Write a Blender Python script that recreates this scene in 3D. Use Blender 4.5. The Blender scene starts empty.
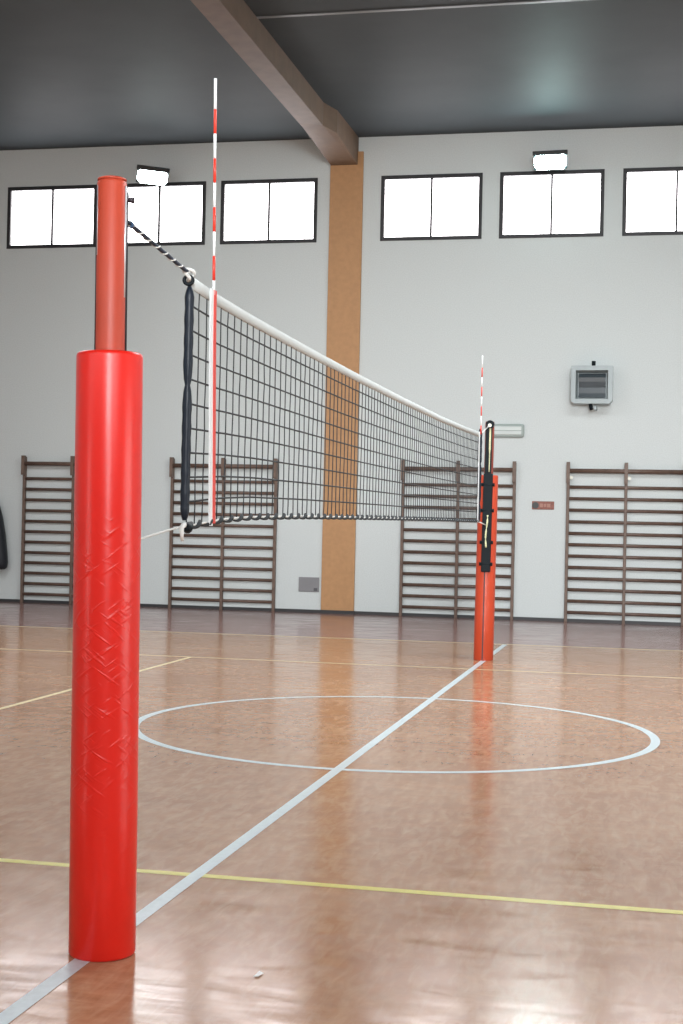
import bpy, bmesh, math, random
from mathutils import Vector, Matrix
random.seed(7)
PI = math.pi
S = bpy.context.scene
COL = S.collection

# ------------------------------------------------------------------ materials
def lin(c):
    return tuple(((x/255.0)/12.92 if x/255.0 <= .04045 else ((x/255.0+.055)/1.055)**2.4) for x in c)

def new_mat(name, base, rough=.5, metal=0., noise=0., nscale=20., bump=0., bscale=60., spec=.5):
    m = bpy.data.materials.new(name); m.use_nodes = True
    nt = m.node_tree; b = nt.nodes['Principled BSDF']
    b.inputs['Roughness'].default_value = rough
    b.inputs['Metallic'].default_value = metal
    b.inputs['Specular IOR Level'].default_value = spec
    tc = nt.nodes.new('ShaderNodeTexCoord')
    n = nt.nodes.new('ShaderNodeTexNoise'); n.inputs['Scale'].default_value = nscale; n.inputs['Detail'].default_value = 4
    nt.links.new(tc.outputs['Object'], n.inputs['Vector'])
    r = nt.nodes.new('ShaderNodeValToRGB')
    r.color_ramp.elements[0].position = .3; r.color_ramp.elements[1].position = .7
    r.color_ramp.elements[0].color = tuple(max(0, x*(1-noise)) for x in base)+(1,)
    r.color_ramp.elements[1].color = tuple(min(1, x*(1+noise)) for x in base)+(1,)
    nt.links.new(n.outputs['Fac'], r.inputs['Fac']); nt.links.new(r.outputs['Color'], b.inputs['Base Color'])
    if bump:
        n2 = nt.nodes.new('ShaderNodeTexNoise'); n2.inputs['Scale'].default_value = bscale; n2.inputs['Detail'].default_value = 3
        nt.links.new(tc.outputs['Object'], n2.inputs['Vector'])
        bp = nt.nodes.new('ShaderNodeBump'); bp.inputs['Strength'].default_value = bump; bp.inputs['Distance'].default_value = .01
        nt.links.new(n2.outputs['Fac'], bp.inputs['Height']); nt.links.new(bp.outputs['Normal'], b.inputs['Normal'])
    return m

def emit_mat(name, col, strength):
    m = bpy.data.materials.new(name); m.use_nodes = True
    b = m.node_tree.nodes['Principled BSDF']
    b.inputs['Base Color'].default_value = (.8, .8, .8, 1); b.inputs['Roughness'].default_value = .3
    b.inputs['Emission Color'].default_value = tuple(col)+(1,); b.inputs['Emission Strength'].default_value = strength
    return m

def floor_mat():
    m = bpy.data.materials.new('varnished_floor'); m.use_nodes = True
    nt = m.node_tree; N = nt.nodes; L = nt.links; b = N['Principled BSDF']
    tc = N.new('ShaderNodeTexCoord')
    def noise(scale, detail, vec, dist=0.):
        n = N.new('ShaderNodeTexNoise'); n.inputs['Scale'].default_value = scale; n.inputs['Detail'].default_value = detail
        n.inputs['Distortion'].default_value = dist; n.inputs['Roughness'].default_value = .6
        L.new(vec, n.inputs['Vector']); return n.outputs['Fac']
    def mapped(sx, sy, rz=0):
        mp = N.new('ShaderNodeMapping'); mp.inputs['Scale'].default_value = (sx, sy, 1); mp.inputs['Rotation'].default_value = (0, 0, rz)
        L.new(tc.outputs['Object'], mp.inputs['Vector']); return mp.outputs['Vector']
    def mix(f, a, c):
        x = N.new('ShaderNodeMix'); x.data_type = 'RGBA'
        for inp, v in ((x.inputs[0], f), (x.inputs[6], a), (x.inputs[7], c)):
            if hasattr(v, 'links'): L.new(v, inp)
            elif isinstance(v, tuple): inp.default_value = v+(1,)
            else: inp.default_value = v
        return x.outputs[2]
    def ramp(f, p0, p1):
        r = N.new('ShaderNodeMapRange'); r.inputs[1].default_value = p0; r.inputs[2].default_value = p1; r.clamp = True
        L.new(f, r.inputs[0]); return r.outputs[0]
    big = ramp(noise(.55, 3, mapped(1, 1.6)), .32, .68)
    streak = ramp(noise(4, 3, mapped(1, 5, .35), 1.2), .3, .72)
    streak2 = ramp(noise(5, 3, mapped(4, 1, -.3), .8), .42, .75)
    fine = ramp(noise(11, 2, tc.outputs['Object']), .3, .7)
    c = mix(big, FL_A, FL_B)
    c = mix(streak, c, FL_C)
    h = N.new('ShaderNodeMath'); h.operation = 'MULTIPLY'; h.inputs[1].default_value = .6; L.new(streak2, h.inputs[0])
    c = mix(h.outputs[0], c, FL_D)
    h2 = N.new('ShaderNodeMath'); h2.operation = 'MULTIPLY'; h2.inputs[1].default_value = .3; L.new(fine, h2.inputs[0])
    c = mix(h2.outputs[0], c, FL_E)
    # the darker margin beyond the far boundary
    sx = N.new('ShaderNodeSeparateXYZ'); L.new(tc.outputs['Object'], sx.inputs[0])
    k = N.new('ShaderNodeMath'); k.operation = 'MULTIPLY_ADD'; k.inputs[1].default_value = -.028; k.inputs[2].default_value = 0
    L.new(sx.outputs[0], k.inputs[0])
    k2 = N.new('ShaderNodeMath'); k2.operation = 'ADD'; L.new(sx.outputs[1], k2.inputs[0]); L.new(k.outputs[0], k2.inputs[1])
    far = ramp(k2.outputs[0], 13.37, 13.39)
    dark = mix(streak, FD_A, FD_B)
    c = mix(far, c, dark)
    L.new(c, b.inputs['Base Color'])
    rr = N.new('ShaderNodeMapRange'); rr.inputs[1].default_value = .3; rr.inputs[2].default_value = .7; rr.inputs[3].default_value = .10; rr.inputs[4].default_value = .25
    L.new(noise(2.2, 5, mapped(1, 4, .12), .8), rr.inputs[0]); L.new(rr.outputs[0], b.inputs['Roughness'])
    b.inputs['Specular IOR Level'].default_value = .40
    return m

def pad_mat(name, base, rough=.33):
    m = bpy.data.materials.new(name); m.use_nodes = True
    nt = m.node_tree; N = nt.nodes; L = nt.links; b = N['Principled BSDF']
    b.inputs['Base Color'].default_value = base+(1,); b.inputs['Roughness'].default_value = rough
    tc = N.new('ShaderNodeTexCoord')
    sp = N.new('ShaderNodeSeparateXYZ'); L.new(tc.outputs['Object'], sp.inputs[0])
    at = N.new('ShaderNodeMath'); at.operation = 'ARCTAN2'; L.new(sp.outputs[1], at.inputs[0]); L.new(sp.outputs[0], at.inputs[1])
    au = N.new('ShaderNodeMath'); au.operation = 'MULTIPLY'; au.inputs[1].default_value = .11; L.new(at.outputs[0], au.inputs[0])
    cb = N.new('ShaderNodeCombineXYZ'); L.new(au.outputs[0], cb.inputs[0]); L.new(sp.outputs[2], cb.inputs[1])
    hs = None
    for (rz, seed) in ((.62, 0.), (-.62, 5.)):
        rot = N.new('ShaderNodeMapping'); rot.inputs['Rotation'].default_value = (0, 0, rz); rot.inputs['Location'].default_value = (seed, seed, 0)
        L.new(cb.outputs[0], rot.inputs['Vector'])
        mp = N.new('ShaderNodeMapping'); mp.inputs['Scale'].default_value = (9, 62, 1); L.new(rot.outputs['Vector'], mp.inputs['Vector'])
        n = N.new('ShaderNodeTexNoise'); n.inputs['Scale'].default_value = 1.; n.inputs['Detail'].default_value = 1.5
        L.new(mp.outputs['Vector'], n.inputs['Vector'])
        r = N.new('ShaderNodeMapRange'); r.inputs[1].default_value = .58; r.inputs[2].default_value = .8; L.new(n.outputs['Fac'], r.inputs[0])
        if hs is None: hs = r.outputs[0]
        else:
            a = N.new('ShaderNodeMath'); a.operation = 'ADD'; L.new(hs, a.inputs[0]); L.new(r.outputs[0], a.inputs[1]); hs = a.outputs[0]
    # wrinkles strongest between 0.6 and 1.4 m above the floor
    sx = N.new('ShaderNodeSeparateXYZ'); L.new(tc.outputs['Object'], sx.inputs[0])
    fr = N.new('ShaderNodeFloatCurve')
    z = N.new('ShaderNodeMath'); z.operation = 'MULTIPLY'; z.inputs[1].default_value = .5; L.new(sx.outputs[2], z.inputs[0])
    cv = fr.mapping.curves[0]
    cv.points[0].location = (0, .15); cv.points[1].location = (1, .03)
    for p in ((.22, .3), (.38, 1.), (.6, .9), (.78, .18)): cv.points.new(*p)
    fr.mapping.update(); L.new(z.outputs[0], fr.inputs['Value'])
    mu = N.new('ShaderNodeMath'); mu.operation = 'MULTIPLY'; L.new(hs, mu.inputs[0]); L.new(fr.outputs[0], mu.inputs[1])
    n3 = N.new('ShaderNodeTexNoise'); n3.inputs['Scale'].default_value = 55; L.new(tc.outputs['Object'], n3.inputs['Vector'])
    m3 = N.new('ShaderNodeMath'); m3.operation = 'MULTIPLY_ADD'; m3.inputs[1].default_value = .05; L.new(n3.outputs['Fac'], m3.inputs[0]); L.new(mu.outputs[0], m3.inputs[2])
    bp = N.new('ShaderNodeBump'); bp.inputs['Strength'].default_value = .5; bp.inputs['Distance'].default_value = .0040
    L.new(m3.outputs[0], bp.inputs['Height']); L.new(bp.outputs['Normal'], b.inputs['Normal'])
    return m

FL_A = (.33, .145, .070); FL_B = (.50, .285, .16); FL_C = (.39, .20, .108); FL_D = (.58, .39, .245); FL_E = (.20, .09, .045)
FD_A = (.26, .135, .12); FD_B = (.33, .185, .165)
M = {}
M['floor'] = floor_mat()
M['wall'] = new_mat('painted_wall', (.625, .675, .67), .6, noise=.06, nscale=60, bump=.08, bscale=90)
M['ceiling'] = new_mat('grey_ceiling', (.064, .076, .083), .6, noise=.06, nscale=1.2, bump=.03, bscale=3, spec=.06)
M['ceil_strip'] = new_mat('ceiling_strip', (.16, .17, .18), .4)
M['pillar'] = new_mat('ochre_pillar_paint', (.48, .26, .115), .55, noise=.06, nscale=14)
M['beam'] = new_mat('brown_beam', (.140, .088, .055), .6, noise=.12, nscale=5)
M['baseboard'] = new_mat('dark_baseboard', (.03, .032, .034), .5)
M['frame'] = new_mat('window_frame', (.018, .018, .02), .5)
M['pane'] = emit_mat('sunlit_frosted_pane', (1., .965, .985), 8.0)
M['streak_glow'] = emit_mat('added_streak_glow', (1., .98, .96), 5.)  # glow of unseen panels added to make the streaks on the pad
M['white_line'] = new_mat('white_floor_paint', (.56, .65, .68), .28, noise=.06, nscale=30)
M['yellow_line'] = new_mat('yellow_floor_paint', (.66, .60, .13), .28, noise=.1, nscale=30)
M['pale_line'] = new_mat('faded_yellow_paint', (.70, .60, .36), .3, noise=.1, nscale=20)
M['pad'] = pad_mat('red_vinyl', (.80, .018, .010), .3)
M['far_pad'] = pad_mat('dimmed_red_vinyl', (.50, .058, .022))  # same red vinyl, flash falloff put into a duller base colour
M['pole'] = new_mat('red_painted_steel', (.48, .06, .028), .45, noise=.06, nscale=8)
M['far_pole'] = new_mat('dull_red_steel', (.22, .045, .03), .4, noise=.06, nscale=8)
M['groove'] = new_mat('dark_groove', (.03, .022, .03), .4)
M['aluminium'] = new_mat('aluminium', (.72, .73, .76), .35, metal=.6)
M['black'] = new_mat('black_plastic', (.006, .010, .013), .5, spec=.15)
M['rope_yellow'] = new_mat('yellow_green_rope', (.6, .62, .38), .6, noise=.25, nscale=60)
M['net'] = new_mat('black_net_cord', (.022, .027, .030), .7)
M['band'] = new_mat('white_tape', (.55, .59, .585), .6, bump=.1, bscale=80)
M['sideband'] = new_mat('navy_side_tape', (.008, .014, .024), .4, bump=.1, bscale=60, spec=.3)
M['rope_white'] = new_mat('white_rope', (.72, .74, .72), .7)
M['rope_blue'] = new_mat('blue_rope', (.05, .11, .22), .6)
M['rope_dark'] = new_mat('dark_blue_rope', (.012, .025, .05), .6)
M['ant_white'] = new_mat('antenna_white', (.82, .85, .86), .35)
M['ant_red'] = new_mat('antenna_red', (.72, .045, .025), .35)
M['wood'] = new_mat('brown_wood_rung', (.125, .078, .058), .45, noise=.2, nscale=12)
M['wood_up'] = new_mat('brown_wood_upright', (.15, .098, .073), .5, noise=.2, nscale=9)
M['bolt'] = new_mat('bright_bolt', (.8, .8, .7), .3)
M['lens'] = emit_mat('lamp_glow', (.86, 1., .98), 26.)
M['lens_cyan'] = emit_mat('lamp_glow_cyan', (.70, 1., .98), 95.)
M['lamp_body'] = new_mat('lamp_housing', (.012, .02, .022), .4)
M['grey_case'] = new_mat('grey_casing', (.36, .42, .43), .4)
M['grey_dark'] = new_mat('dark_reflector', (.045, .06, .07), .3)
M['grey_mid'] = new_mat('mid_reflector', (.17, .19, .20), .3)
M['em_case'] = new_mat('lamp_case', (.36, .42, .40), .4)
M['em_diff'] = new_mat('lamp_diffuser', (.62, .68, .66), .35)
M['sign'] = new_mat('brown_red_plaque', (.26, .085, .06), .5, noise=.25, nscale=40)
M['sign_dark'] = new_mat('dark_emblem', (.05, .055, .055), .5)
M['sign_pale'] = new_mat('plaque_lettering', (.40, .20, .15), .5)
M['vent'] = new_mat('grey_vent', (.24, .24, .25), .5)
M['vent_dark'] = new_mat('vent_slot', (.09, .09, .10), .5)
M['bag'] = new_mat('black_padded_bag', (.014, .018, .024), .5, bump=.2, bscale=30)
M['paper'] = new_mat('white_paper', (.8, .8, .78), .7)

# ------------------------------------------------------------------ mesh helpers
class MB:
    """collects shapes into one bmesh, several material slots allowed"""
    def __init__(self): self.bm = bmesh.new(); self.mats = []
    def mi(self, m):
        if m not in self.mats: self.mats.append(m)
        return self.mats.index(m)
    def face(self, pts, m, smooth=False):
        vs = [self.bm.verts.new(p) for p in pts]; f = self.bm.faces.new(vs); f.material_index = self.mi(m); f.smooth = smooth; return f
    def box(self, x0, y0, z0, x1, y1, z1, m, bev=0.):
        v = [self.bm.verts.new(p) for p in ((x0,y0,z0),(x1,y0,z0),(x1,y1,z0),(x0,y1,z0),(x0,y0,z1),(x1,y0,z1),(x1,y1,z1),(x0,y1,z1))]
        fs = [self.bm.faces.new([v[i] for i in q]) for q in ((3,2,1,0),(4,5,6,7),(0,1,5,4),(1,2,6,5),(2,3,7,6),(3,0,4,7))]
        if bev:
            es = list({e for f in fs for e in f.edges})
            r = bmesh.ops.bevel(self.bm, geom=es, offset=bev, segments=2, affect='EDGES', profile=.5)
            fs = r['faces'] + [f for f in fs if f.is_valid]
        k = self.mi(m)
        for f in fs:
            if f.is_valid: f.material_index = k
        return self
    def tube(self, pts, r, m, n=8, closed=False, smooth=True):
        pts = [Vector(p) for p in pts]; N = len(pts); k = self.mi(m)
        rs = r if isinstance(r, (list, tuple)) else [r]*N
        rings = []; up = None
        for i, p in enumerate(pts):
            a = pts[(i-1) % N] if closed or i > 0 else p
            c = pts[(i+1) % N] if closed or i < N-1 else p
            t = (c-a).normalized()
            if up is None:
                up = Vector((0, 0, 1)) if abs(t.z) < .9 else Vector((1, 0, 0))
            s = t.cross(up).normalized(); up = s.cross(t).normalized()
            rings.append([self.bm.verts.new(p + rs[i]*(math.cos(2*PI*j/n)*s + math.sin(2*PI*j/n)*up)) for j in range(n)])
        for i in range(N if closed else N-1):
            A, B = rings[i], rings[(i+1) % N]
            for j in range(n):
                f = self.bm.faces.new((A[j], A[(j+1) % n], B[(j+1) % n], B[j])); f.material_index = k; f.smooth = smooth
        if not closed:
            for rg, rev in ((rings[0], False), (rings[-1], True)):
                f = self.bm.faces.new(rg if rev else rg[::-1]); f.material_index = k
        return self
    def lathe(self, prof, m, n=48, cx=0., cy=0., smooth=True):
        k = self.mi(m); rings = []
        for (r, z) in prof:
            if r < 1e-6: rings.append([self.bm.verts.new((cx, cy, z))])
            else: rings.append([self.bm.verts.new((cx+r*math.cos(2*PI*j/n), cy+r*math.sin(2*PI*j/n), z)) for j in range(n)])
        for A, B in zip(rings, rings[1:]):
            for j in range(n):
                a = A[j % len(A)]; a2 = A[(j+1) % len(A)]; b2 = B[(j+1) % len(B)]; b_ = B[j % len(B)]
                q = [x for i, x in enumerate((a, a2, b2, b_)) if x not in (a, a2, b2, b_)[:i]]
                if len(q) > 2:
                    f = self.bm.faces.new(q); f.material_index = k; f.smooth = smooth
        return self
    def prism(self, poly, y0, y1, m):
        """polygon in XZ, extruded along Y"""
        k = self.mi(m); A = [self.bm.verts.new((x, y0, z)) for x, z in poly]; B = [self.bm.verts.new((x, y1, z)) for x, z in poly]
        n = len(poly); fs = [self.bm.faces.new(A), self.bm.faces.new(B[::-1])]
        for i in range(n): fs.append(self.bm.faces.new((A[i], B[i], B[(i+1) % n], A[(i+1) % n])))
        for f in fs: f.material_index = k
        return self
    def build(self, name, parent=None, recalc=True):
        if recalc: bmesh.ops.recalc_face_normals(self.bm, faces=self.bm.faces)
        me = bpy.data.meshes.new(name); self.bm.to_mesh(me); self.bm.free()
        for m in self.mats: me.materials.append(m)
        o = bpy.data.objects.new(name, me); COL.objects.link(o)
        if parent: o.parent = parent
        return o

def tag(o, label, cat, group=None):
    o['label'] = label; o['category'] = cat
    if group: o['group'] = group
    return o

def thing(name, label, cat, loc=(0, 0, 0), rot=(0, 0, 0), group=None):
    o = bpy.data.objects.new(name, None); COL.objects.link(o); o.empty_display_size = .1
    o.location = loc; o.rotation_euler = rot
    return tag(o, label, cat, group)

def struct(o):
    o['kind'] = 'structure'; return o

def copy_tree(o, parent=None):
    c = o.copy(); COL.objects.link(c); c.parent = parent
    for ch in list(o.children): copy_tree(ch, c)
    return c

# ------------------------------------------------------------------ the room
YW = 18.15; HC = 7.69; XL = -14.0; XR = 8.0; YB = -9.0
# floor with its painted lines
b = MB(); b.face([(XL, YB, 0), (XR, YB, 0), (XR, YW, 0), (XL, YW, 0)], M['floor'])
floor = struct(b.build('floor'))
CY = 5.59; YN = 1.066; YF = 10.066
def strip(name, pts, m, z):
    b = MB(); b.face([(x, y, z) for x, y in pts], m, False); return b.build(name, floor)
fb = lambda x: 13.33 + .028*x
strip('center_line', [(-.025, YB), (.036, YB), (.031, fb(0)-.02), (-.030, fb(0)-.02)], M['white_line'], .0016)
b = MB(); n = 160
for i in range(n):
    a0, a1 = 2*PI*i/n, 2*PI*(i+1)/n
    b.face([(.0+r*math.cos(a), CY+r*math.sin(a), .0012) for r, a in ((1.805, a0), (1.868, a0), (1.868, a1), (1.805, a1))], M['white_line'])
b.build('center_circle', floor)
strip('near_side_line', [(-9, YN-.028), (7.9, YN-.028), (7.9, YN+.028), (-9, YN+.028)], M['yellow_line'], .0008)
strip('far_side_line', [(-9, YF-.025), (7.9, YF-.025), (7.9, YF+.025), (-9, YF+.025)], M['pale_line'], .0008)
strip('attack_line', [(-3.025, YN+.03), (-2.975, YN+.03), (-2.975, YF-.025), (-3.025, YF-.025)], M['pale_line'], .001)
strip('boundary_line', [(XL, fb(XL)-.03), (XR, fb(XR)-.03), (XR, fb(XR)+.04), (XL, fb(XL)+.04)], M['pale_line'], .0008)

# walls: a grid of faces with real openings
def wall_with_holes(name, holes, a0, a1, place, depth):
    """holes: (a0,z0,a1,z1); place(a, z, d) -> point, d goes into the wall"""
    b = MB(); m = M['wall']
    xs = sorted({a0, a1} | {h[0] for h in holes} | {h[2] for h in holes}); zs = sorted({0., HC} | {h[1] for h in holes} | {h[3] for h in holes})
    for x0, x1 in zip(xs, xs[1:]):
        for z0, z1 in zip(zs, zs[1:]):
            cx, cz = (x0+x1)/2, (z0+z1)/2
            if any(h[0] < cx < h[2] and h[1] < cz < h[3] for h in holes): continue
            b.face([place(x0, z0, 0), place(x1, z0, 0), place(x1, z1, 0), place(x0, z1, 0)], m)
    for h in holes:
        c = [(h[0], h[1]), (h[2], h[1]), (h[2], h[3]), (h[0], h[3])]
        for (p, q) in zip(c, c[1:]+c[:1]):
            b.face([place(*p, 0), place(*q, 0), place(*q, depth), place(*p, depth)], m)
    bmesh.ops.remove_doubles(b.bm, verts=b.bm.verts, dist=1e-5)
    return struct(b.build(name, recalc=False))

wid = [0]
def window(h, place, parts, pane_mat, fw=.06, mw=.034, d=.05):
    """framed window filling the opening h, with `parts` panes side by side"""
    wid[0] += 1
    root = bpy.data.objects.new('window_%d' % wid[0], None); COL.objects.link(root); struct(root)
    x0, z0, x1, z1 = h
    def pbox(bb, xa, za, xb, zb, da, db, m):
        P = [place(x, z, dd) for dd in (da, db) for x, z in ((xa, za), (xb, za), (xb, zb), (xa, zb))]
        v = [bb.bm.verts.new(p) for p in P]
        k = bb.mi(m)
        for q in ((0,1,2,3),(7,6,5,4),(0,4,5,1),(1,5,6,2),(2,6,7,3),(3,7,4,0)):
            f = bb.bm.faces.new([v[i] for i in q]); f.material_index = k
    b = MB()
    pbox(b, x0, z0, x1, z0+fw, d-.06, d+.04, M['frame']); pbox(b, x0, z1-fw, x1, z1, d-.06, d+.04, M['frame'])
    pbox(b, x0, z0+fw, x0+fw, z1-fw, d-.06, d+.04, M['frame']); pbox(b, x1-fw, z0+fw, x1, z1-fw, d-.06, d+.04, M['frame'])
    b.build('window_frame', root)
    w = (x1-x0-2*fw)/parts
    for i in range(1, parts):
        b = MB(); xc = x0+fw+w*i; pbox(b, xc-mw/2, z0+fw, xc+mw/2, z1-fw, d-.04, d+.03, M['frame']); b.build('mullion', root)
    for i in range(parts):
        xa = x0+fw+w*i + (mw/2 if i else 0); xb = x0+fw+w*(i+1) - (mw/2 if i < parts-1 else 0)
        b = MB(); pbox(b, xa, z0+fw, xb, z1-fw, d+.0, d+.012, pane_mat); b.build('pane', root)
    return root

far = lambda a, z, d: (a, YW+d, z)
WX = [(-9.11, -7.49), (-7.21, -5.58), (-5.32, -3.685), (-2.635, -1.0), (-.725, .90), (1.185, 2.82)]
fholes = [(a, 6.005, c, 7.055) for a, c in WX]
wall_with_holes('wall_far', fholes, XL, XR, far, .3)
for h in fholes: window(h, far, 2, M['pane'])
# rear and side walls with high windows and low glow panels added for pad streaks (behind and beside the camera)
rear = lambda a, z, d: (a, YB-d, z)
rholes = [(-12+2.2*i, 5.6, -10.2+2.2*i, 7.0) for i in range(9)] + [(-11.6, .25, -7.9, 3.2)]
wall_with_holes('wall_rear', rholes, XL, XR, rear, .3)
for h in rholes[:-1]: window(h, rear, 2, M['pane'])
window(rholes[-1], rear, 4, M['streak_glow'])  # added panel framed like a window, gives the pad its left streak
right = lambda a, z, d: (XR+d, a, z)
sholes = [(-1.4, .25, 2.2, 3.4)]
wall_with_holes('wall_right', sholes, YB, YW, right, .3)
window(sholes[0], right, 4, M['streak_glow'])  # added glowing panel for the right streak on the pad
left = lambda a, z, d: (XL-d, a, z)
wall_with_holes('wall_left', [], YB, YW, left, .3)
b = MB(); b.face([(XL, YB, HC), (XL, YW, HC), (XR, YW, HC), (XR, YB, HC)], M['ceiling'])
struct(b.build('ceiling'))
b = MB(); b.box(XL, YW-.02, 0, XR, YW-.0005, .05, M['baseboard']); b.box(-3.475, YW-.056, 0, -2.925, YW-.001, .055, M['baseboard']); struct(b.build('baseboard_far'))
# pillar, beam and ceiling joint strip
b = MB(); b.box(-3.47, YW-.05, .04, -2.93, YW-.001, 7.45, M['pillar'])
struct(b.build('trim_1'))
b = MB()
b.box(-3.47, YB, 7.345, -3.145, YW-.002, HC-.001, M['beam'])
poly = [(-3.46, 16.0), (-3.15, 16.15), (-3.03, 16.6), (-3.02, YW-.003), (-3.46, YW-.003)]
A = [b.bm.verts.new((x, y, 7.235 if y > 17 else 7.345)) for x, y in poly]; B = [b.bm.verts.new((x, y, HC-.002)) for x, y in poly]
k = b.mi(M['beam'])
for q in [A[::-1], B] + [[A[i], A[(i+1) % 5], B[(i+1) % 5], B[i]] for i in range(5)]: b.bm.faces.new(q).material_index = k
struct(b.build('trim_2'))
b = MB(); b.box(-3.144, 12.50, HC-.012, XR, 12.56, HC-.001, M['ceil_strip']); struct(b.build('trim_3'))

# ------------------------------------------------------------------ wall bars
def wall_bars(label):
    t = thing('wall_bars', label, 'wall bars', (0, 0, 0), group='wooden wall bars along the far wall')
    for x in (0, .885, 1.77):
        b = MB(); w = .023
        b.box(x-w, YW-.07, .0, x+w, YW-.004, 2.47, M['wood_up'], .006)
        b.prism([(x-w-.003, 2.16), (x+w+.003, 2.16), (x+w+.003, 2.485), (x-w-.003, 2.485)], YW-.135, YW-.065, M['wood_up'])
        b.build('upright', t)
    zs = [2.352, 2.10, 1.92, 1.742, 1.56, 1.38, 1.205, 1.028, .852, .680, .505, .328, .152]
    for i, z in enumerate(zs):
        b = MB(); r = .034 if i == 0 else .026; y = YW-(.105 if i == 0 else .048)
        pts = [(r*.8*math.cos(2*PI*j/10), r*math.sin(2*PI*j/10)) for j in range(10)]
        k = b.mi(M['wood'])
        R0 = [b.bm.verts.new((-.012, y+p[0], z+p[1])) for p in pts]; R1 = [b.bm.verts.new((1.782, y+p[0], z+p[1])) for p in pts]
        b.bm.faces.new(R0); b.bm.faces.new(R1[::-1])
        for j in range(10):
            f = b.bm.faces.new((R0[j], R0[(j+1) % 10], R1[(j+1) % 10], R1[j])); f.smooth = True
        b.build('rung', t)
    return t
bars = wall_bars('brown wooden wall bars at the left, half hidden by the near red padded post')
for x, lab in ((-6.035, 'brown wooden wall bars behind the near end of the net, left of ochre pillar'),
               (-2.165, 'brown wooden wall bars directly behind the far net post'),
               (.44, 'brown wooden wall bars at the right edge, below the grey square fixture')):
    c = copy_tree(bars); c.location.x = x; c['label'] = lab
bars.location.x = -8.665
for x in (.0, .885, 1.77):
    b = MB(); b.tube([(x+.045, YW-.06, 2.245), (x+.045, YW-.09, 2.245)], .03, M['bolt'], 10); b.tube([(x+.02, YW-.06, 2.245), (x+.05, YW-.06, 2.245)], .012, M['bolt'], 8); b.build('bolt', c)

# ------------------------------------------------------------------ net posts
LP = 11.132
def make_post(label, loc, padm, polem, facing, detail, pad_r=.107):
    """facing = +1 / -1: side along Y on which the net hangs"""
    t = thing('net_post', label, 'net post', loc, group='padded volleyball net posts')
    f = facing
    b = MB(); r = pad_r
    b.lathe([(.06, .0), (r-.006, .0), (r, .008), (r+.001, .5), (r, 1.0), (r+.001, 1.5), (r, 2.003), (r-.002, 2.012), (r-.007, 2.0165), (.055, 2.018)], padm, 64)
    if detail:
        for v in b.bm.verts: v.co.z *= .998
    pad = b.build('pad', t)
    b = MB(); b.box(-.006, min(f*(r-.006), f*(r+.002)), .01, .006, max(f*(r-.006), f*(r+.002)), 1.99, M['groove']); b.build('seam', pad)
    b = MB(); b.lathe([(0, 0.002), (.050, 0.002), (.050, 2.585), (.045, 2.594), (0, 2.595)], polem, 40); pole = b.build('pole', t)
    if detail:
        # recessed slots of the profile left and right of the face towards the camera
        for a in (-68-82, -68+84):
            c, s = math.cos(math.radians(a)), math.sin(math.radians(a))
            b = MB(); b.tube([(c*.0455, s*.0455, 2.0), (c*.0455, s*.0455, 2.575)], .0075, M['groove'], 8); b.build('groove', pole)
        a = math.radians(-68+66); c, s = math.cos(a), math.sin(a)
        b = MB(); b.tube([(c*.0485, s*.0485, 2.2), (c*.0485, s*.0485, 2.575)], .0045, M['aluminium'], 8); b.build('edge_strip', pole)
        a = math.radians(-68-70); c, s = math.cos(a), math.sin(a)
        b = MB(); b.tube([(c*.0485, s*.0485, 2.34), (c*.0485, s*.0485, 2.575)], .003, M['aluminium'], 8); b.build('edge_strip', pole)
        b = MB(); b.tube([(.045, .03, 2.535), (.066, .04, 2.535)], [.008, .011], M['groove'], 10); b.build('knob', t)
    b = MB(); b.lathe([(0, 2.594), (.049, 2.594), (.049, 2.600), (.04, 2.604), (0, 2.605)], polem, 40); b.build('end_cap', pole)
    # track, winch and pulley on the net side
    b = MB(); y0, y1 = sorted((f*.046, f*.064)); b.box(-.036, y0, 2.0, .036, y1, 2.555, M['black'], .002); b.build('track', pole)
    b = MB(); b.tube([(0, f*.05, 2.567), (0, f*.105, 2.567)],   .044 if not detail else .022, M['black'], 20); pul = b.build('pulley', t)
    b = MB(); b.tube([(0, f*.104, 2.555), (0, f*.112, 2.555)], .02, M['bolt'], 14); b.build('pulley_axle', pul)
    y0, y1 = sorted((f*(r-.012), f*.142))
    b = MB(); b.box(-.05, y0, .965, .05, y1, 1.95 if detail else 2.03, M['black'], .006); w = b.build('winch', t)
    if not detail:
        for z in (1.91, 1.63, 1.285, 1.05):
            b = MB(); b.tube([(-.072, f*.125, z), (.072, f*.125, z)], .019, M['black'], 12); b.build('bolt', w)
        for z0, z1 in ((1.23, 1.58),):
            b = MB(); pts = [(.008*math.sin(z*31), f*.146, z0+(z1-z0)*z/12) for z in range(13)]
            b.tube(pts, [.010 if i % 4 < 3 else .004 for i in range(13)], M['rope_yellow'], 8); b.build('winch_rope', w)
        b = MB(); pts = [(.002, f*.072, 2.05+.50*z/12) for z in range(13)]
        b.tube(pts, [.011 if i > 5 else .006 for i in range(13)], M['rope_yellow'], 8); b.build('rope', t)
    return t
near_post = make_post('near net post, tall red pole rising from a thick glossy bright red pad', (.034, -.04, 0), M['pad'], M['pole'], 1, True, .111)
near_post.rotation_euler = (0, math.radians(-.62), 0)
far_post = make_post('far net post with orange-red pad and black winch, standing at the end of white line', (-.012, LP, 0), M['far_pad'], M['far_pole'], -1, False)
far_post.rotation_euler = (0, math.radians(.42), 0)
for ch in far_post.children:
    if ch.name.startswith(('winch', 'pulley', 'rope')): ch.location.x = .012

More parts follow.
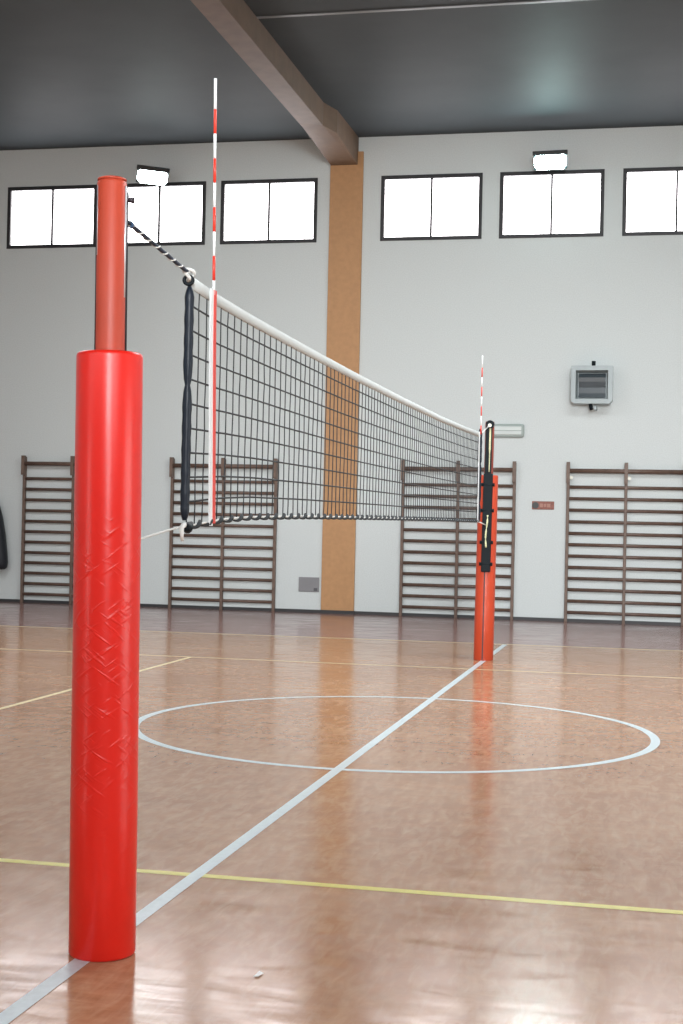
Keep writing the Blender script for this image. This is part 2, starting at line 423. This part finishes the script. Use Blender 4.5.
# ------------------------------------------------------------------ the net
net = thing('volleyball_net', 'black volleyball net with white top tape stretched between the two posts', 'net', (0, LP/2, 0))
Y0, Y1 = .825, 10.36
def interp(tab, y):
    for (a, va), (c, vc) in zip(tab, tab[1:]):
        if y <= c:
            t = (y-a)/(c-a); t = max(0, min(1, t)); return va+(vc-va)*t
    return tab[-1][1]
TOPT = [(.8, 2.425), (1.2, 2.405), (1.7, 2.395), (2.6, 2.386), (3.9, 2.379), (5.6, 2.378), (7.5, 2.386), (9, 2.405), (10.35, 2.43)]
BOTT = [(.8, 1.430), (.9, 1.436), (1.3, 1.462), (1.75, 1.478), (2.7, 1.490), (4, 1.497), (5.7, 1.503), (7.6, 1.510), (10.35, 1.513)]
top = lambda y: interp(TOPT, y)
bot = lambda y: interp(BOTT, y)
O = LP/2
P = lambda x, y, z: (x, y-O, z)
# mesh cords
b = MB(); NC = 95; NR = 10
def gz(y, k): return top(y)-.018 - (top(y)-.018-bot(y))*k/NR
rnd = random.Random(3)
for i in range(NC+1):
    y = Y0+.02+(Y1-Y0-.04)*i/NC
    b.tube([P(rnd.uniform(-.001, .001), y+rnd.uniform(-.004, .004), gz(y, k) if k else top(y)-.03) for k in range(NR+1)], .0029, M['net'], 5)
for k in range(1, NR):
    pts = []
    for i in range(NC+1):
        y = Y0+(Y1-Y0)*i/NC; pts.append(P(0, y, gz(y, k)))
    b.tube(pts, .0042, M['net'], 5)
b.build('mesh', net)
# white top band: a folded tape
b = MB(); ys = [Y0+(Y1-Y0)*i/60 for i in range(61)]
sec = [(-.005, -.047), (.005, -.047), (.007, -.02), (.006, -.002), (0, .002), (-.006, -.002), (-.007, -.02)]
rings = [[b.bm.verts.new(P(sx, y, top(y)+sz)) for sx, sz in sec] for y in ys]; k = b.mi(M['band'])
for A, B in zip(rings, rings[1:]):
    for j in range(7):
        f = b.bm.faces.new((A[j], A[(j+1) % 7], B[(j+1) % 7], B[j])); f.material_index = k; f.smooth = True
b.bm.faces.new(rings[0]); b.bm.faces.new(rings[-1][::-1])
b.build('top_tape', net)
# bottom rope with black lacing
b = MB(); b.tube([P(0, y, bot(y)) for y in ys], .005, M['rope_white'], 6); b.build('bottom_rope', net)
b = MB(); pts = []; rr = []
yy = Y0; i = 0
while yy < Y1:
    a = 2*PI*(yy-Y0)/.15
    pts.append(P(.011*math.cos(a), yy, bot(yy)+.012*math.sin(a))); rr.append(.005+.005*max(0, math.cos(a))); yy += .105/8
b.tube(pts, rr, M['net'], 6); b.build('bottom_lacing', net)
# side tapes (dark padded sleeves over the end rods)
def sleeve(name, y, z0, z1, r, pinch):
    b = MB(); prof = []; nn = 40
    for i in range(nn+1):
        z = z0+(z1-z0)*i/nn; q = r*(1+.06*math.sin(i*1.7))
        for pz in pinch: q *= 1-.45*math.exp(-((z-pz)/.022)**2)
        e = min(i, nn-i)/1.5
        prof.append((q*min(1, .45+.55*e), z))
    prof = [(0, z0)]+prof+[(0, z1)]
    b.lathe(prof, M['sideband'], 16, 0, y-O); return b.build(name, net)
sleeve('side_tape', Y0-.005, 1.455, 2.385, .0185, (1.99,))
sleeve('side_tape', Y1-.02, 1.50, 2.47, .021, (1.7, 2.1))
# eyelet at the near top corner, white tie round it
b = MB(); ring = [P(.016*math.cos(2*PI*i/20), Y0-.022+.006*math.cos(2*PI*i/20), 2.402+.016*math.sin(2*PI*i/20)) for i in range(20)]
b.tube(ring, .0075, M['black'], 8, closed=True); b.build('eyelet', net)
b = MB(); ring = [P(-.004+.012*math.sin(4*PI*i/18), Y0-.01+.040*math.cos(2*PI*i/18), 2.425+.022*math.sin(2*PI*i/18)) for i in range(18)]
b.tube(ring, .0075, M['rope_white'], 8, closed=True); b.build('tie_cord', net)
# twisted cord to the near post
def twisted(name, p0, p1, r, m1, m2, turns, white_after=None):
    p0, p1 = Vector(p0), Vector(p1); d = (p1-p0); t = d.normalized(); s = t.cross(Vector((0, 0, 1))).normalized(); u = s.cross(t)
    b = MB(); n = turns*8
    b.tube([p0+d*i/n for i in range(n+1)], r, m1, 8)
    b.tube([p0+d*i/n+r*.95*(math.cos(2*PI*i/8)*s+math.sin(2*PI*i/8)*u) for i in range(n+1)], r*.45, m2, 6)
    return b.build(name, net)
twisted('top_cord', P(.0, .085, 2.495), P(0, Y0-.035, 2.432), .0078, M['rope_dark'], M['rope_white'], 8)
b = MB(); b.tube([P(0, .165, 2.487), P(0, .150, 2.489)], .012, M['rope_blue'], 8); b.build('knot', net)
b = MB(); b.tube([P(0, .09, 1.362), P(0, .35, 1.388), P(0, .62, 1.416), P(0, Y0-.03, 1.432)], .0045, M['rope_white'], 6); b.build('bottom_cord', net)
b = MB(); b.tube([P(.004, Y0-.00, 1.440), P(.012, Y0-.05, 1.436), P(.012, Y0-.075, 1.428), P(.012, Y0-.07, 1.40), P(.012, Y0-.062, 1.375)], [.008, .011, .010, .008, .006], M['rope_white'], 8); b.build('cord_tail', net)
b = MB(); b.tube([P(.01, Y0-.03, 1.432), P(.012, Y0+.0, 1.424), P(.01, Y0+.03, 1.432), P(.0, Y0+.08, 1.445)], [.014, .021, .017, .008], M['black'], 10); b.build('corner_knot', net)
# far end cords
b = MB(); b.tube([P(0, Y1, 2.415), P(0, LP-.10, 2.54)], .006, M['rope_white'], 6); b.build('top_cord', net)
b = MB(); b.tube([P(0, Y1, 1.505), P(0, LP-.11, 1.47)], .006, M['rope_white'], 6); b.build('bottom_cord', net)

# ------------------------------------------------------------------ antennas
def antenna(label, y, ztop, zlow, kx):
    t = thing('net_antenna', label, 'antenna', (.012, y, zlow), group='red and white net antennas')
    b = MB(); z = ztop; i = 0; zend = top(y)-.02
    while z > zend:
        h = .125 if i == 0 else .100
        z2 = max(zend, z-h)
        lean = lambda q: -.042*kx*(q-zend)/.9
        b.tube([(0, lean(z), z-zlow), (0, lean(z2), z2-zlow)], .0062, M['ant_white'] if i % 2 == 0 else M['ant_red'], 10)
        z = z2; i += 1
    b.build('rod', t)
    # long white pocket with its red stripe, laid against the net
    b = MB(); zt = top(y)+.0-zlow; pts = []
    n = 24
    def px(s): return .006*math.sin(s*5)
    k = b.mi(M['ant_white'])
    R = []
    for i in range(n+1):
        s = i/n; z = .0+zt*s; dy = kx*(1-s)**1.5*.05+px(s)*.4
        R.append([b.bm.verts.new(q) for q in ((-.010, dy-.040, z), (-.003, dy-.042, z), (-.003, dy+.0, z), (-.010, dy+.0, z))])
    R2 = R
    for A, B in zip(R, R[1:]):
        for j in range(4): b.bm.faces.new((A[j], A[(j+1) % 4], B[(j+1) % 4], B[j])).material_index = k
    b.bm.faces.new(R[0]); b.bm.faces.new(R[-1][::-1])
    o = b.build('pocket', t); o.location.x = .006
    if not kx: o.location.y = -.09; return t
    b = MB(); k = b.mi(M['ant_red']); R = []
    for i in range(n+1):
        s = i/n; z = .01+(zt-.01)*s; dy = kx*(1-s)**1.5*.05+px(s)*.4
        R.append([b.bm.verts.new(q) for q in ((-.009, dy-.004, z), (-.001, dy-.004, z), (-.001, dy+.030, z), (-.009, dy+.030, z))])
    for A, B in zip(R, R[1:]):
        for j in range(4): b.bm.faces.new((A[j], A[(j+1) % 4], B[(j+1) % 4], B[j])).material_index = k
    b.bm.faces.new(R[0]); b.bm.faces.new(R[-1][::-1])
    o = b.build('stripe', t); o.location.x = .006
    return t
antenna('red and white striped antenna at the near end of the net', 1.095, 3.275, 1.435, 1.)
antenna('red and white striped antenna at the far end of the net, before far post', 10.29, 3.225, 1.50, 0.)

# ------------------------------------------------------------------ floodlights above the windows
def flood(label, loc, yaw, tilt, roll, lens):
    t = thing('floodlight', label, 'floodlight', loc, (0, 0, 0), 'lit floodlights above the windows')
    T = Matrix.Rotation(roll, 4, 'Y') @ Matrix.Rotation(yaw, 4, 'Z') @ Matrix.Rotation(tilt, 4, 'X')
    def put(b): bmesh.ops.transform(b.bm, matrix=T, verts=b.bm.verts); return b
    w, h = .255, .13
    b = MB(); f = [(-w, -h), (w, -h), (w, h), (-w, h)]; bk = [(-w*.6, -h*.5), (w*.6, -h*.5), (w*.6, h*.9), (-w*.6, h*.9)]
    A = [b.bm.verts.new((x, -.0, z)) for x, z in f]; B = [b.bm.verts.new((x, .16, z)) for x, z in bk]; k = b.mi(M['lamp_body'])
    for q in [A, B[::-1]]+[[A[i], B[i], B[(i+1) % 4], A[(i+1) % 4]] for i in range(4)]: b.bm.faces.new(q).material_index = k
    b.box(-w-.012, -.03, h-.045, w+.012, .02, h+.022, M['lamp_body'], .006)
    put(b).build('housing', t)
    b = MB(); c = .06; hh = h-.03
    poly = [(-w+c, -h), (w-c, -h), (w-.012, -h+c), (w-.012, hh-c*.8), (w-c*1.2, hh), (-w+c*1.2, hh), (-w+.012, hh-c*.8), (-w+.012, -h+c)]
    b.prism(poly, -.02, -.003, lens); put(b).build('lens', t)
    b = MB(); b.tube([(.0, .12, .06), (.02, .2, .16), (.02, .52, .20)], .018, M['lamp_body'], 8); b.build('arm', t)
    b = MB(); b.tube([(.02, .505, .20), (.02, .5495, .20)], .05, M['lamp_body'], 12); b.build('bracket', t)
    return t
flood('lit floodlight above the second window, left of the ochre pillar', (-6.32, YW-.55, 7.035), .5, .45, .04, M['lens'])
flood('bright bluish lit floodlight above the window right of the ochre pillar', (.10, YW-.55, 7.075), -.08, .30, 0, M['lens_cyan'])

# grey square fixture on the wall
t = thing('wall_fixture', 'grey square unlit fixture with dark recessed front, high on the right wall', 'wall fixture', (.785, YW, 3.665))
b = MB()
w, h = .315, .29
def ringbox(b, w, h, iw, ih, y0, y1, m):
    o = [(-w+.05, -h), (w-.05, -h), (w, -h+.05), (w, h), (-w, h), (-w, -h+.05)]; n_ = [(-iw, -ih), (iw, -ih), (iw, -ih), (iw, ih), (-iw, ih), (-iw, -ih)]
    k = b.mi(m)
    F0 = [b.bm.verts.new((x, y0, z)) for x, z in o]; F1 = [b.bm.verts.new((x, y1, z)) for x, z in o]; G = [b.bm.verts.new((x, y0, z)) for x, z in n_]; H = [b.bm.verts.new((x*.9, y1-.02, z*.9)) for x, z in n_]
    for i in range(6):
        j = (i+1) % 6
        for q in ((F0[i], F0[j], F1[j], F1[i]), (F0[i], G[i], G[j], F0[j]), (G[i], H[i], H[j], G[j])):
            if len(set(round(v.co.x, 5)*1000+v.co.z for v in q)) >= 2: b.bm.faces.new(q).material_index = k
    b.bm.faces.new(F1).material_index = k
ringbox(b, w, h, .245, .22, -.36, -.16, M['grey_case'])
b.build('casing', t)
b = MB(); zs_ = [(-.185, -.19), (-.12, -.175), (-.03, -.17), (.06, -.19), (.12, -.22), (.185, -.19)]
for i, ((za, ya), (zb, yb)) in enumerate(zip(zs_, zs_[1:])):
    b.face([(-.205, ya-.02, za), (.205, ya-.02, za), (.205, yb-.02, zb), (-.205, yb-.02, zb)], M['grey_mid'] if i == 3 else M['grey_dark'])
b.build('reflector', t)
b = MB(); b.tube([(.02, -.30, h), (.02, -.30, h+.075)], .03, M['black'], 12); b.build('knob', t)
b = MB(); b.tube([(-.02, -.28, -h), (.0, -.26, -h-.09)], .028, M['black'], 10); b.build('knob', t)
b = MB(); b.box(.03, -.26, -h-.085, .075, -.001, -h-.02, M['grey_case'], .005); b.build('bracket', t)
b = MB(); b.box(.0, -.17, -.08, .1, -.0, .08, M['grey_case'], .005); b.build('wall_arm', t)

# emergency light behind the far post
t = thing('emergency_light', 'small pale rectangular wall lamp just right of the far post top', 'wall light', (-.535, YW, 2.97))
b = MB(); b.box(-.275, -.07, -.105, .275, 0, .105, M['em_case'], .03); b.build('case', t)
b = MB(); b.box(-.235, -.085, -.065, .235, -.06, .065, M['em_diff'], .01); b.build('diffuser', t)
b = MB(); b.box(-.235, -.088, -.008, .235, -.080, .006, M['em_case']); b.build('rib', t)

# small brown plaque
t = thing('wall_plaque', 'small brown-red plaque with dark emblem, between two sets of wall bars', 'sign', (.055, YW, 1.805))
b = MB(); b.box(-.172, -.016, -.064, .172, -.001, .064, M['sign'], .006); b.build('plate', t)
b = MB(); b.tube([(-.118, -.022, 0), (-.118, -.012, 0)], .052, M['sign_dark'], 20); b.build('emblem', t)
b = MB()
for x0, x1, z0, z1 in ((-.05, .0, -.028, .03), (.012, .05, -.022, .026), (.062, .115, -.028, .028)): b.box(x0, -.0185, z0, x1, -.0155, z1, M['sign_pale'])
b.build('lettering', t)

# vent plate
t = thing('wall_vent', 'small grey rectangular vent plate low on wall, left of the ochre pillar', 'vent', (-3.685, YW, .455))
b = MB(); b.box(-.17, -.02, -.118, .17, -.001, .118, M['vent'], .006); b.build('plate', t)
b = MB()
for z in (-.065, -.03, .005, .04, .075): b.box(-.13, -.024, z-.006, .09, -.019, z+.006, M['vent'])
b.build('louvre', t)
b = MB(); b.box(.085, -.024, -.10, .145, -.019, -.055, M['vent_dark']); b.build('latch', t)

# dark bag hanging at the left edge
t = thing('hanging_bag', 'black tapered padded bag hanging on the wall at the left edge', 'bag', (-9.15, YW-.16, .55))
b = MB(); pr = [(0, .0), (.06, .008), (.10, .04), (.125, .12), (.14, .3), (.155, .6), (.15, .9), (.12, 1.12), (.05, 1.2), (0, 1.21)]
prof = []
b.lathe(pr, M['bag'], 24)
for v in b.bm.verts: v.co.x += .16 - .20*min(1, max(0, v.co.z/1.1)) 
b.build('body', t)
b = MB(); b.tube([(-.04, 0, 1.19), (-.05, .03, 1.32), (-.05, .12, 1.36)], .012, M['bag'], 8); b.build('strap', t)
b = MB(); b.tube([(-.05, .158, 1.36), (-.05, .09, 1.36), (-.05, .07, 1.39)], .012, M['black'], 8); b.build('hook', t)

# scrap of paper on the floor
b = MB(); k = b.mi(M['paper'])
b.face([(-.011, -.022, .003), (.006, -.024, .005), (.012, .022, .003), (-.004, .026, .008)], M['paper'])
o = b.build('paper_scrap'); o.location = (.602, -.128, 0); tag(o, 'tiny white paper scrap on the floor, right of the near padded post', 'paper')

# ------------------------------------------------------------------ lights
def area(name, loc, target, sx, sy, power, col=(1, 1, 1)):
    l = bpy.data.lights.new(name, 'AREA'); l.shape = 'RECTANGLE'; l.size = sx; l.size_y = sy; l.energy = power; l.color = col
    o = bpy.data.objects.new(name, l); COL.objects.link(o); o.location = loc
    o.rotation_euler = (Vector(target)-Vector(loc)).to_track_quat('-Z', 'Y').to_euler()
    o['kind'] = 'structure'
    return o
area('fill_light', (3.0, 8.0, 7.6), (3.0, 8.0, 0), 5, 4.6, 750, (.95, .98, 1))  # fill added under the ceiling to brighten wall and floor, no fixture
area('fill_light', (-6.5, 8.0, 7.6), (-6.5, 8.0, 0), 5, 4.6, 550, (.98, .98, 1))  # second added ceiling fill, weaker on the left
sl = bpy.data.lights.new('wall_fill_spot', 'SPOT'); sl.energy = 9000; sl.color = (.95, .985, 1); sl.spot_size = math.radians(38); sl.spot_blend = 1.; sl.shadow_soft_size = 1.2  # unseen spot added to brighten the lower far wall and far floor
so = bpy.data.objects.new('wall_fill_spot', sl); COL.objects.link(so); so.location = (3.2, -7.5, 4.6); so['kind'] = 'structure'
so.rotation_euler = (Vector((-.6, 18, 2.0))-so.location).to_track_quat('-Z', 'Y').to_euler()
area('fill_light', (4.5, -6.0, 5.0), (1.5, 18, 1.5), 5, 3, 200, (.98, .985, 1))  # added fill from behind the camera, aimed at the far wall
area('flash_lamp', (1.95, -4.75, 1.9), (-.4, 4, 1.3), .25, .18, 30, (.98, .98, 1))

w = bpy.data.worlds.new('sky'); S.world = w; w.use_nodes = True
w.node_tree.nodes['Background'].inputs[0].default_value = (.75, .85, 1, 1); w.node_tree.nodes['Background'].inputs[1].default_value = .6

# ------------------------------------------------------------------ camera
cam = bpy.data.cameras.new('camera'); co = bpy.data.objects.new('camera', cam); COL.objects.link(co)
yaw, pitch, roll = -.2162, .0078, .0218
fwd = Vector((math.sin(yaw)*math.cos(pitch), math.cos(yaw)*math.cos(pitch), math.sin(pitch)))
rt = Vector((math.cos(yaw), -math.sin(yaw), 0)); up = rt.cross(fwd)
c, s = math.cos(roll), math.sin(roll)
r2 = c*rt+s*up; u2 = -s*rt+c*up
co.matrix_world = Matrix(((r2.x, u2.x, -fwd.x, 1.8284), (r2.y, u2.y, -fwd.y, -4.6195), (r2.z, u2.z, -fwd.z, 1.4575), (0, 0, 0, 1)))
cam.sensor_fit = 'VERTICAL'; cam.sensor_height = 36; cam.lens = 1445.215/1024*36
cam.clip_start = .05; cam.clip_end = 200
S.camera = co
S.view_settings.view_transform = 'Standard'; S.view_settings.look = 'None'; S.view_settings.exposure = 0; S.view_settings.gamma = 1
